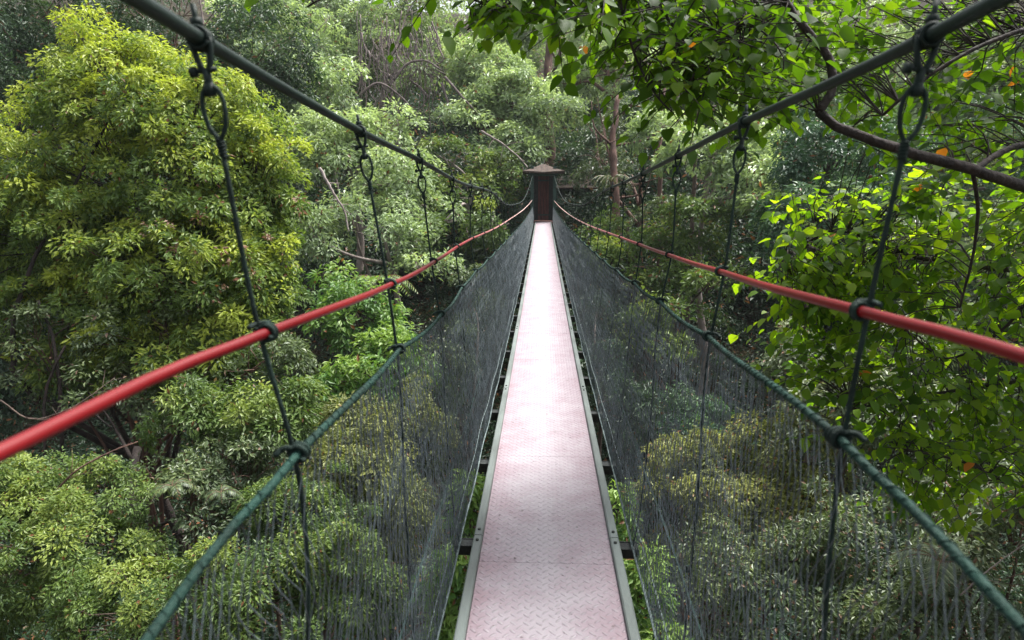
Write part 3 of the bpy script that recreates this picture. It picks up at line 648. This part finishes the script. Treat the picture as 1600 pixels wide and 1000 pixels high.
# --- right lower shrubs
G = 'shrubs in the gully right of the bridge'
plant('shrub', 'muted green shrub behind the right net with its top just left of the dark hollow', 'shrub', 'blue',
    [(1070, 650, 60, 40, 11), (1110, 690, 60, 40, 10.6)], L=.08, rc=.22, cover=1.7, gap=.33, tr=.05, vb=.5, group=G)
plant('shrub', 'sunlit yellowish shrub behind the right net between the first and second hangers', 'shrub', 'olive',
    [(1120, 740, 110, 70, 8.6), (1230, 700, 90, 55, 8.4), (1050, 790, 70, 80, 8.4), (1180, 790, 110, 70, 8)], L=.07, rc=.19, cover=1.8, gap=.33, tr=.05, vb=.62, young=.45, dead=.05, group=G)
plant('shrub', 'silvery green shrub right of the first right hanger', 'shrub', 'silver',
    [(1330, 640, 90, 90, 7.8), (1400, 560, 90, 80, 8.2), (1260, 560, 60, 60, 8.6), (1480, 650, 90, 90, 7.6)], L=.08, rc=.2, cover=1.5, gap=.37, tr=.06, vb=.55, dead=.03, group=G)
plant('shrub', 'greyish brown tangled shrub at the bottom right behind the net', 'shrub', 'grey',
    [(1200, 910, 130, 90, 6.6), (1330, 850, 110, 90, 6.6), (1100, 960, 90, 80, 6.6), (1380, 960, 110, 80, 6)], L=.062, rc=.17, cover=1.5, gap=.38, dens=1.1, tr=.05, vb=.48, dead=.05, bark='bark_red', group=G)
plant('shrub', 'dull green shrub in the bottom right corner below the thick net rope', 'shrub', 'silver',
    [(1520, 900, 110, 90, 5.8), (1600, 800, 100, 90, 6), (1460, 800, 80, 60, 6.6)], L=.065, rc=.17, cover=1.3, gap=.4, dens=1.1, tr=.05, vb=.4, dead=.06, bark='bark_red', group=G)
plant('bush', 'bright yellow green plant rising between the right deck edge and the net', 'bush', 'fresh',
    [(1000, 930, 40, 100, 6), (960, 800, 30, 60, 7.4), (1020, 1010, 50, 50, 5.8)], L=.08, rc=.17, cover=1.6, gap=.34, tr=.03, vb=.7, young=.4, group=G)
plant('bush', 'dark bush behind the big leaved branches at the right edge', 'bush', 'silver',
    [(1500, 470, 120, 110, 9.6), (1610, 620, 100, 120, 9), (1420, 420, 80, 70, 10.5), (1600, 380, 100, 90, 10)], L=.09, rc=.24, cover=1.4, gap=.38, tr=.07, vb=.42, dead=.03, group=G)
# --- far row that closes the valley
G = 'trees along the top of the hillside'
far = [(-60, 60, 'blue', 'blue green tree peeping over the left edge of the big yellow green crown', 40),
       (30, 60, 'dark', 'dark green tree in the top left corner behind the big yellow green crown', 24),
       (270, 60, 'dark', 'dark shaded tree at the top behind the first left cable clamp', 24),  # dark leaf colour stands in for the shaded gap behind the crown
       (450, -20, 'pale', 'pale tree cut off by the top edge left of the hanging vines', 46),
       (610, 50, 'mid', 'shaded tree behind the hanging vines on the hillside', 44),
       (760, 20, 'pale', 'pale tree at the top centre behind the overhanging leaf tips', 46),
       (880, 60, 'pale', 'light green tree at the top behind the tall trunk', 50),
       (900, 270, 'dark', 'dark tree directly behind the gateway roof', 39),
       (1040, 40, 'grey', 'greyish tree behind the overhanging leaves right of the tall trunk', 46),
       (1130, 130, 'mid', 'mid green tree in the distance behind the tiered pale tree', 40),
       (1230, 80, 'pale', 'pale distant tree glimpsed left of the thick overhanging branch', 36),
       (1400, 100, 'pale', 'pale distant tree glimpsed through leaves behind the first right clamp', 30),
       (1560, 60, 'silver', 'whitish distant tree glimpsed through leaves in the top right corner', 30),
       (1480, 280, 'blue', 'blue green tree glimpsed below the long crooked branch', 24),
       (1660, 250, 'mid', 'green tree glimpsed at the right edge above the red handrail', 24),
       (840, 330, 'dark', 'dark shrubby tree around the foot of the gateway', 36),
       (1000, 220, 'dark', 'dark tree with reddish trunk right of the gateway', 40),
       (700, 420, 'dark', 'shaded tree below the hillside crowns left of the far handrail', 30)]
for px, py, sp, lab, zc in far:
    s = 34/zc
    plant('distant_tree', lab, T, sp, [(px, py, 120*s, 80*s, zc), (px-80*s, py+35*s, 80*s, 60*s, zc), (px+85*s, py+30*s, 80*s, 60*s, zc-.8), (px+20, py+90*s, 100*s, 60*s, zc-1)],
          L=.0072*zc, rc=.0235*zc, cover=1.25, gap=.37, dens=1.1, tr=.22, vb=.5, bark='bark_red' if sp in ('dark', 'grey') else 'bark_pale', group=G)

# standing trunks that show between the crowns
def trunk_tree(label, pts, r0, r1, bark, twig=6, group='bare trunks between the crowns'):
    p = np.array([P(*q) for q in pts]); g = float(ground(p[0][0], p[0][1])); base = np.array([p[0][0], p[0][1], g])
    root = empty('bare_tree', base, label, 'tree', group)
    m = MB(); path = smooth_path(np.vstack([base-[0, 0, .3], p]), 26); path[:, :2] += rng.normal(size=(26, 2))*r0*.12; tube(m, path, np.linspace(r0, r1, 26), 9)
    m.build('trunk', M[bark], root)
    if twig:
        for _ in range(twig):
            m = MB(); i = int(rng.integers(10, 25)); d = nrm(rng.normal(size=3)+[0, 0, .4]); l = min(2.6, r0*(8+14*rng.random()))*(.6+.4*rng.random())
            e = path[i]+d*l; tube(m, smooth_path([path[i], path[i]+d*l*.5+rng.normal(size=3)*l*.12, e], 7), np.linspace(r1*.6, r1*.12, 7), 5)
            for _ in range(2):
                d2 = nrm(d+rng.normal(size=3)*.7); tube(m, smooth_path([path[i]+d*l*.5, path[i]+d*l*.5+d2*l*.3, path[i]+d*l*.5+d2*l*.5+[0, 0, .1*l]], 5), np.linspace(r1*.3, r1*.08, 5), 4)
            m.build('branch', M[bark], root)
trunk_tree('tall pale brown trunk rising straight behind the gateway roof', [(858, 330, 37), (860, 240, 37), (856, 150, 37.5), (862, 20, 38)], .32, .2, 'bark_red', 2)
trunk_tree('reddish mossy trunk right of the gateway', [(966, 380, 27), (962, 300, 27), (958, 220, 27.5), (966, 150, 28)], .2, .10, 'bark_red', 4)
trunk_tree('thin reddish trunk behind the third right hanger', [(1032, 330, 26), (1030, 240, 26), (1040, 120, 27)], .12, .06, 'bark_red')
trunk_tree('thin brown trunk in the distance left of the second right hanger', [(1085, 280, 24), (1090, 200, 24), (1100, 90, 25)], .1, .05, 'bark')
trunk_tree('red brown stem under the big left crown, middle of the stems', [(222, 640, 10.2), (218, 560, 10.3), (225, 480, 10.5)], .055, .03, 'bark_red', 8)
trunk_tree('slim red brown stem right of the other stems under the big left crown', [(252, 600, 10), (258, 540, 10), (255, 460, 10.3)], .04, .025, 'bark_red', 8)
trunk_tree('dark crooked stem at the left edge above the red handrail', [(95, 660, 9.6), (92, 590, 9.6), (80, 520, 9.7), (60, 470, 9.9)], .05, .02, 'bark_dark', 6)
trunk_tree('dark leaning stem beside the crooked one above the left handrail', [(70, 680, 9.4), (72, 610, 9.5), (102, 540, 9.6)], .04, .016, 'bark_dark', 5)
trunk_tree('dark stump-like trunk in the hollow below the left handrail', [(212, 850, 8.4), (205, 770, 8.6), (215, 700, 9)], .12, .05, 'bark_dark', 6)

# purplish hanging vines on the hillside
vr = empty('hanging_vines', P(620, 60, 33.5), 'purplish tangle of bare hanging vines on the hillside top centre left', 'vines')
m = MB()
for i in range(65):
    x = 560+rng.random()*130; y0 = 15+rng.random()*70; l = 50+rng.random()*120; z = 32.4+rng.random()*1.6
    n_ = 7; pts = [P(x+rng.normal()*3.5*(q/3)+q*(x-600)*.02+4*sin(q*.9+i), y0+l*q/n_, z) for q in range(n_+1)]
    tube(m, smooth_path(pts, 16), .014+.022*rng.random()**2, 4)
for pts in ([(615, 125), (640, 98), (665, 95), (690, 110)], [(690, 130), (698, 155), (705, 180)], [(560, 150), (590, 130), (625, 150), (640, 165)], [(695, 120), (730, 160), (760, 190)],
            [(500, 210), (520, 260), (535, 330), (545, 370)]):
    tube(m, smooth_path([P(a, b, 31) for a, b in pts], 18), np.linspace(.07, .035, 18), 6)
m.build('stems', M['bark_vine'], vr)
# arching bare branches
def branch(label, pts, r0, r1, bark, twigs=8, name='dead_branch', group='fallen and bare branches'):
    p = smooth_path([P(*q) for q in pts], 26); root = tag(None or bpy.data.objects.new(name, None), label, 'branch', group)
    sc.collection.objects.link(root); root.location = p[0]; root['_org'] = [float(x) for x in p[0]]
    m = MB(); tube(m, p+rng.normal(size=p.shape)*r0*.15, np.linspace(r0, r1, 26), 7); ln = np.linalg.norm(p[-1]-p[0])
    m.build('limb', M[bark], root)
    for _ in range(twigs):
        m = MB(); i = int(rng.integers(5, 24)); t = nrm(p[i+1]-p[i]); d = nrm(t+rng.normal(size=3)*.6); l = ln*(.12+.2*rng.random())
        tube(m, smooth_path([p[i], p[i]+d*l*.5+rng.normal(size=3)*l*.08, p[i]+d*l], 6), np.linspace(r1*.9, r1*.3, 6), 5)
        m.build('twig', M[bark], root)
branch('bare pale branch slanting down towards the gateway roof', [(752, 205, 27), (785, 225, 27), (810, 245, 26.8), (825, 262, 26.5)], .045, .02, 'bark_pale', 5)
branch('reddish dead branch lying in the shrubs under the left handrail', [(78, 778, 7), (120, 735, 7), (160, 712, 7.1), (215, 690, 7.3)], .012, .005, 'bark_red', 9)
branch('thin grey dead branch crossing the gap at the left edge', [(0, 625, 7.8), (50, 655, 7.8), (105, 640, 7.9), (180, 590, 8.2)], .010, .005, 'bark', 9)
branch('twisted pale branch over the dark hollow left of the second hanger', [(500, 262, 21), (520, 300, 21), (538, 330, 21), (545, 362, 21)], .05, .02, 'bark_pale', 8)
branch('bare stems fanning up behind the first left cable clamp', [(318, 40, 20), (312, 0, 20), (300, -40, 20)], .03, .012, 'bark_pale', 9)
branch('thin straight stalk sticking out of the bottom right shrubs', [(1500, 930, 5.2), (1545, 890, 5.2), (1600, 850, 5.2)], .006, .004, 'bark_pale', 2)

# ferns and palms
def fern(label, c, n, l, wid, species, cat='fern', name='fern', group='ferns and palms', up=.8, spread=.9):
    root = empty(name, c-np.array([0, 0, .1]), label, cat, group); m = MB()
    for i in range(n):
        a = 2*pi*i/n+rng.normal()*.25; d = np.array([cos(a), sin(a), 0]); t = np.linspace(0, 1, 22); ll = l*(.75+.4*rng.random())
        p = c+d*(t*ll*spread)[:, None]+np.array([0, 0, 1.0])*((up*t-(up+.45)*t*t*.85)*ll)[:, None]
        tube(m, p[::3], np.linspace(.006, .002, len(p[::3]))*l*2, 4, cap=False); T_ = nrm(np.gradient(p, axis=0)); S_ = nrm(np.cross(T_, [0, 0, 1.0]))
        for s_ in (1, -1):
            pw = wid*ll*np.sin(pi*np.clip(t*.93+.07, 0, 1))**.6
            put_leaves(m, p[1:], s_*S_[1:]*.9+T_[1:]*.45-np.array([0, 0, .2]), np.cross(S_[1:], T_[1:])*1.0+rng.normal(size=(21, 3))*.12, pw[1:], ll*.034, np.clip(.5+.2*rng.normal(size=21), .1, 1))
    m.build('fronds', M[species], root, smooth=False, attr=True).name = 'frond'
fern('silvery fern in the shade below the left handrail', P(270, 760, 7.0), 7, .27, .3, 'grey')
fern('grey green fern below the first left knot of the net rope', P(345, 770, 6.9), 6, .24, .3, 'grey')
fern('spiky palm with narrow leaves right of the gateway', P(955, 285, 25.5), 12, 1.1, .1, 'grey', 'palm', 'spiky_palm', up=1.1)
fern('light green palm beside the dark tree left of the far handrail', P(590, 440, 19), 9, 1.2, .25, 'mid', 'palm', 'small_palm')
fern('small fern in the shade at the right edge under the net rope', P(1470, 880, 5.4), 8, .4, .3, 'silver')

# --- overhanging broad leaved tree on the right
tb = np.array([5.6, 3.4, 0]); tb[2] = float(ground(tb[0], tb[1]))
ov = empty('overhanging_tree', tb, 'overhanging tree with large backlit green leaves and crooked brown branches, top right foreground', 'tree')
mt = MB()
tube(mt, smooth_path([tb-[0, 0, .4], tb+[-.1, .2, 2.5], [5.3, 3.9, 1.2], P(1850, 330, 4.6), P(1750, -60, 4.6)], 26), np.linspace(.2, .08, 26), 10)
mt.build('trunk', M['bark_dark'], ov)
BR = []      # branch polylines, used to attach sprays
def ovb(pts, r0, r1, n=26):
    p = smooth_path([P(*q) for q in pts], n); BR.append((p, np.linspace(r0, r1, n)))
    m = MB(); tube(m, p+rng.normal(size=p.shape)*r0*.08, np.linspace(r0, r1, n), 8); m.build('branch', M['bark_dark'], ov)
ovb([(1850, 380, 4.5), (1700, 325, 4.2), (1600, 292, 3.9), (1520, 265, 3.7), (1430, 240, 3.6), (1350, 215, 3.5), (1300, 195, 3.5), (1278, 175, 3.5)], .045, .024)
ovb([(1278, 175, 3.5), (1298, 145, 3.5), (1297, 95, 3.5), (1262, 50, 3.5), (1225, 0, 3.5), (1190, -60, 3.5)], .024, .017)
ovb([(1520, 267, 3.7), (1560, 240, 3.8), (1610, 222, 3.9), (1700, 190, 4.2)], .018, .02)
ovb([(1330, -80, 3.3), (1240, -30, 3.3), (1190, 15, 3.3), (1160, 38, 3.3), (1118, 50, 3.3)], .02, .011)
ovb([(1030, -60, 3.2), (1035, 10, 3.2), (1065, 60, 3.2), (1090, 95, 3.2), (1095, 130, 3.2)], .009, .005)
ovb([(960, -40, 3.1), (978, 40, 3.1), (998, 100, 3.1), (1030, 155, 3.1), (1050, 175, 3.1)], .008, .004)
ovb([(1000, -70, 3), (900, -30, 3), (820, -5, 3), (760, 25, 3), (725, 50, 3)], .009, .004)
ovb([(760, -60, 3), (640, -35, 3), (540, -20, 3), (480, 10, 3)], .008, .004)
ovb([(1900, 100, 4), (1700, 40, 3.8), (1560, 60, 3.6), (1450, 120, 3.6), (1380, 180, 3.7)], .02, .008)
ovb([(1900, 500, 5), (1700, 440, 5), (1560, 420, 5), (1420, 400, 5), (1300, 360, 5), (1225, 400, 5)], .03, .007)
ovb([(1900, 640, 5), (1700, 580, 5.2), (1560, 600, 5.2), (1430, 620, 5.2), (1330, 640, 5.2)], .025, .007)
ovb([(1520, 268, 3.7), (1528, 330, 3.9), (1520, 400, 4.1), (1500, 480, 4.3)], .012, .006)
ovb([(1850, 800, 5), (1700, 740, 5), (1600, 760, 5), (1500, 720, 5), (1400, 700, 5)], .02, .006)
ovb([(1700, 330, 4.4), (1640, 420, 4.6), (1560, 520, 4.8), (1480, 560, 5), (1420, 520, 5)], .016, .006)
# sprays of leaves: (polygon-ish zones) x0,x1,y0,y1,z0,z1,count
ZN = [(470, 560, -90, -25, 2.9, 3.2, 6), (640, 850, -100, -30, 2.8, 3.3, 12), (730, 780, 0, 15, 2.9, 3.1, 3), (810, 1000, -80, 25, 2.8, 3.5, 24), (960, 1210, -80, 90, 3, 3.8, 36),
      (1000, 1120, 90, 150, 3, 3.4, 10), (1120, 1220, -60, 60, 3.2, 4.2, 12), (1200, 1340, -60, 130, 3.9, 4.8, 20), (1330, 1700, -90, 130, 3.7, 4.8, 40), (1330, 1700, 110, 260, 3.8, 4.9, 24), (1090, 1260, 100, 170, 3.3, 3.8, 9),
      (1240, 1420, 300, 440, 4.6, 5.4, 26), (1400, 1720, 290, 460, 4.4, 5.4, 42), (1215, 1340, 400, 500, 4.8, 5.4, 15), (1340, 1720, 450, 640, 4.6, 5.6, 46), (1380, 1720, 640, 790, 4.8, 5.6, 34),
      (1230, 1340, 500, 600, 5, 5.6, 8), (1290, 1420, 600, 680, 5, 5.4, 6)]
for i_ in range(8):      # unseen boughs of the same crown, added above the camera to shade the near deck
    yb = -1.8+.85*i_; p = smooth_path([(4.9, 3.4, 4.4), (3.2, yb*.6+1.2, 4.3+.1*i_), (1.2, yb, 4.5), (-1.4, yb-.2, 4.2)], 26); BR.append((p, None))
    m = MB(); tube(m, p, np.linspace(.035, .007, 26), 7); m.build('branch', M['bark_dark'], ov)
allb = np.concatenate([b[0] for b in BR]); ms = MB(); mlf = MB()
for x0, x1, y0, y1, z0, z1, cnt in ZN+[(0, 0, 0, 0, 0, 0, 150)]:  # last zone: unseen sprays added on the overhead boughs for shade
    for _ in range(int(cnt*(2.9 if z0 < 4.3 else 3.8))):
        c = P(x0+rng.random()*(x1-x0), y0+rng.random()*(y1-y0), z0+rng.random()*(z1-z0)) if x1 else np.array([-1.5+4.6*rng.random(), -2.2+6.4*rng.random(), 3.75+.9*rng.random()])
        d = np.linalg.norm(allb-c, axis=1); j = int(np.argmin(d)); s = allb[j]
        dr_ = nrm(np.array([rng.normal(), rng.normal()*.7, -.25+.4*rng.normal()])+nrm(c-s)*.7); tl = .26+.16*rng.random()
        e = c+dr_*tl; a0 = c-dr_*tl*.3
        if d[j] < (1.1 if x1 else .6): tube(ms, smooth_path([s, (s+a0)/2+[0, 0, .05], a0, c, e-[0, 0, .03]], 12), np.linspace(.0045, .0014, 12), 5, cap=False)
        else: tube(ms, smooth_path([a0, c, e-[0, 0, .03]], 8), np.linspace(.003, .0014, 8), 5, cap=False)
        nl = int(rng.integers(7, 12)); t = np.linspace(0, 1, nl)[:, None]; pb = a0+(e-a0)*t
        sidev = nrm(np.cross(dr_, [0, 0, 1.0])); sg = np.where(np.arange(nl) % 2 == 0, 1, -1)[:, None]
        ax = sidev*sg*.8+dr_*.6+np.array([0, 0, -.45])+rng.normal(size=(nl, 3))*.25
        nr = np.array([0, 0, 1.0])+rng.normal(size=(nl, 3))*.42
        hv = np.clip((.28 if z0 < 4.3 else .52)+.35*rng.random()+.14*rng.normal(size=nl), .1, 1); hv[rng.random(nl) < .002] = .02  # right-hand sprays get a lighter leaf tone as painted sunlight
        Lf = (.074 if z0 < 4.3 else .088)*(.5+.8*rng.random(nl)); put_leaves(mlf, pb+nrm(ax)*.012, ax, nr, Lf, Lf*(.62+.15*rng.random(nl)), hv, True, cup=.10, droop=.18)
ms.build('twigs', M['bark_dark'], ov).name = 'twig'
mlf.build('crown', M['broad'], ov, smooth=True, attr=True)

# --- undergrowth covering the valley sides
n = 15000; zc = 5+60*rng.random(n)**.8; px = -250+2100*rng.random(n); d_ = (RM @ np.stack([(px-800)/F_PX*zc, 0*zc, -zc])).T+CAM
x, y = d_[:, 0], d_[:, 1]; x = x+rng.normal(size=n)*1.0; C = np.stack([x, y, ground(x, y)+.1+.5*rng.random(n)], -1)
keep = ~((np.abs(x) < 1.6) & (y > 27) & (y < 34)); C = C[keep]; mu = MB(); dist = np.linalg.norm(C-CAM, axis=1)
for lo, hi_ in ((0, 14), (14, 28), (28, 120)):
    s = (dist >= lo) & (dist < hi_); mid_ = min((lo+hi_)/2, 50) if lo else 9
    dress(mu, C[s], nrm(rng.normal(size=(s.sum(), 3))*.5+[0, -.3, .8]), .022*mid_+.1, .006*mid_+.03, dens=.8, vb=.2, young=.25, dead=.06)
tag(mu.build('undergrowth', M['dark'], smooth=False, attr=True), 'tangled leafy ground cover on the valley sides', kind='stuff')  # dark leaf colour puts deep forest shade into the ground cover
hz = bpy.data.meshes.new('haze'); X0, X1, Y0, Y1, Z0, Z1 = -95, 95, -34, 155, -20, 95
hz.from_pydata([(x, y, z) for z in (Z0, Z1) for x, y in ((X0, Y0), (X1, Y0), (X1, Y1), (X0, Y1))], [], [(3, 2, 1, 0), (4, 5, 6, 7), (0, 1, 5, 4), (1, 2, 6, 5), (2, 3, 7, 6), (3, 0, 4, 7)])
hm = bpy.data.materials.new('haze'); hm.use_nodes = True; hm.node_tree.nodes.clear()
ho = hm.node_tree.nodes.new('ShaderNodeOutputMaterial'); hv_ = hm.node_tree.nodes.new('ShaderNodeVolumePrincipled')
hv_.inputs['Color'].default_value = (.86, .92, .95, 1); hv_.inputs['Density'].default_value = .0004; hv_.inputs['Anisotropy'].default_value = .2
hm.node_tree.links.new(hv_.outputs[0], ho.inputs['Volume']); hz.materials.append(hm)
ho_ = bpy.data.objects.new('haze', hz); sc.collection.objects.link(ho_); tag(ho_, kind='stuff')
for o in bpy.data.objects:
    if '_org' in o: del o['_org']
print('LEAF FACES', COUNT[0], 'undergrowth', mu.n//4)
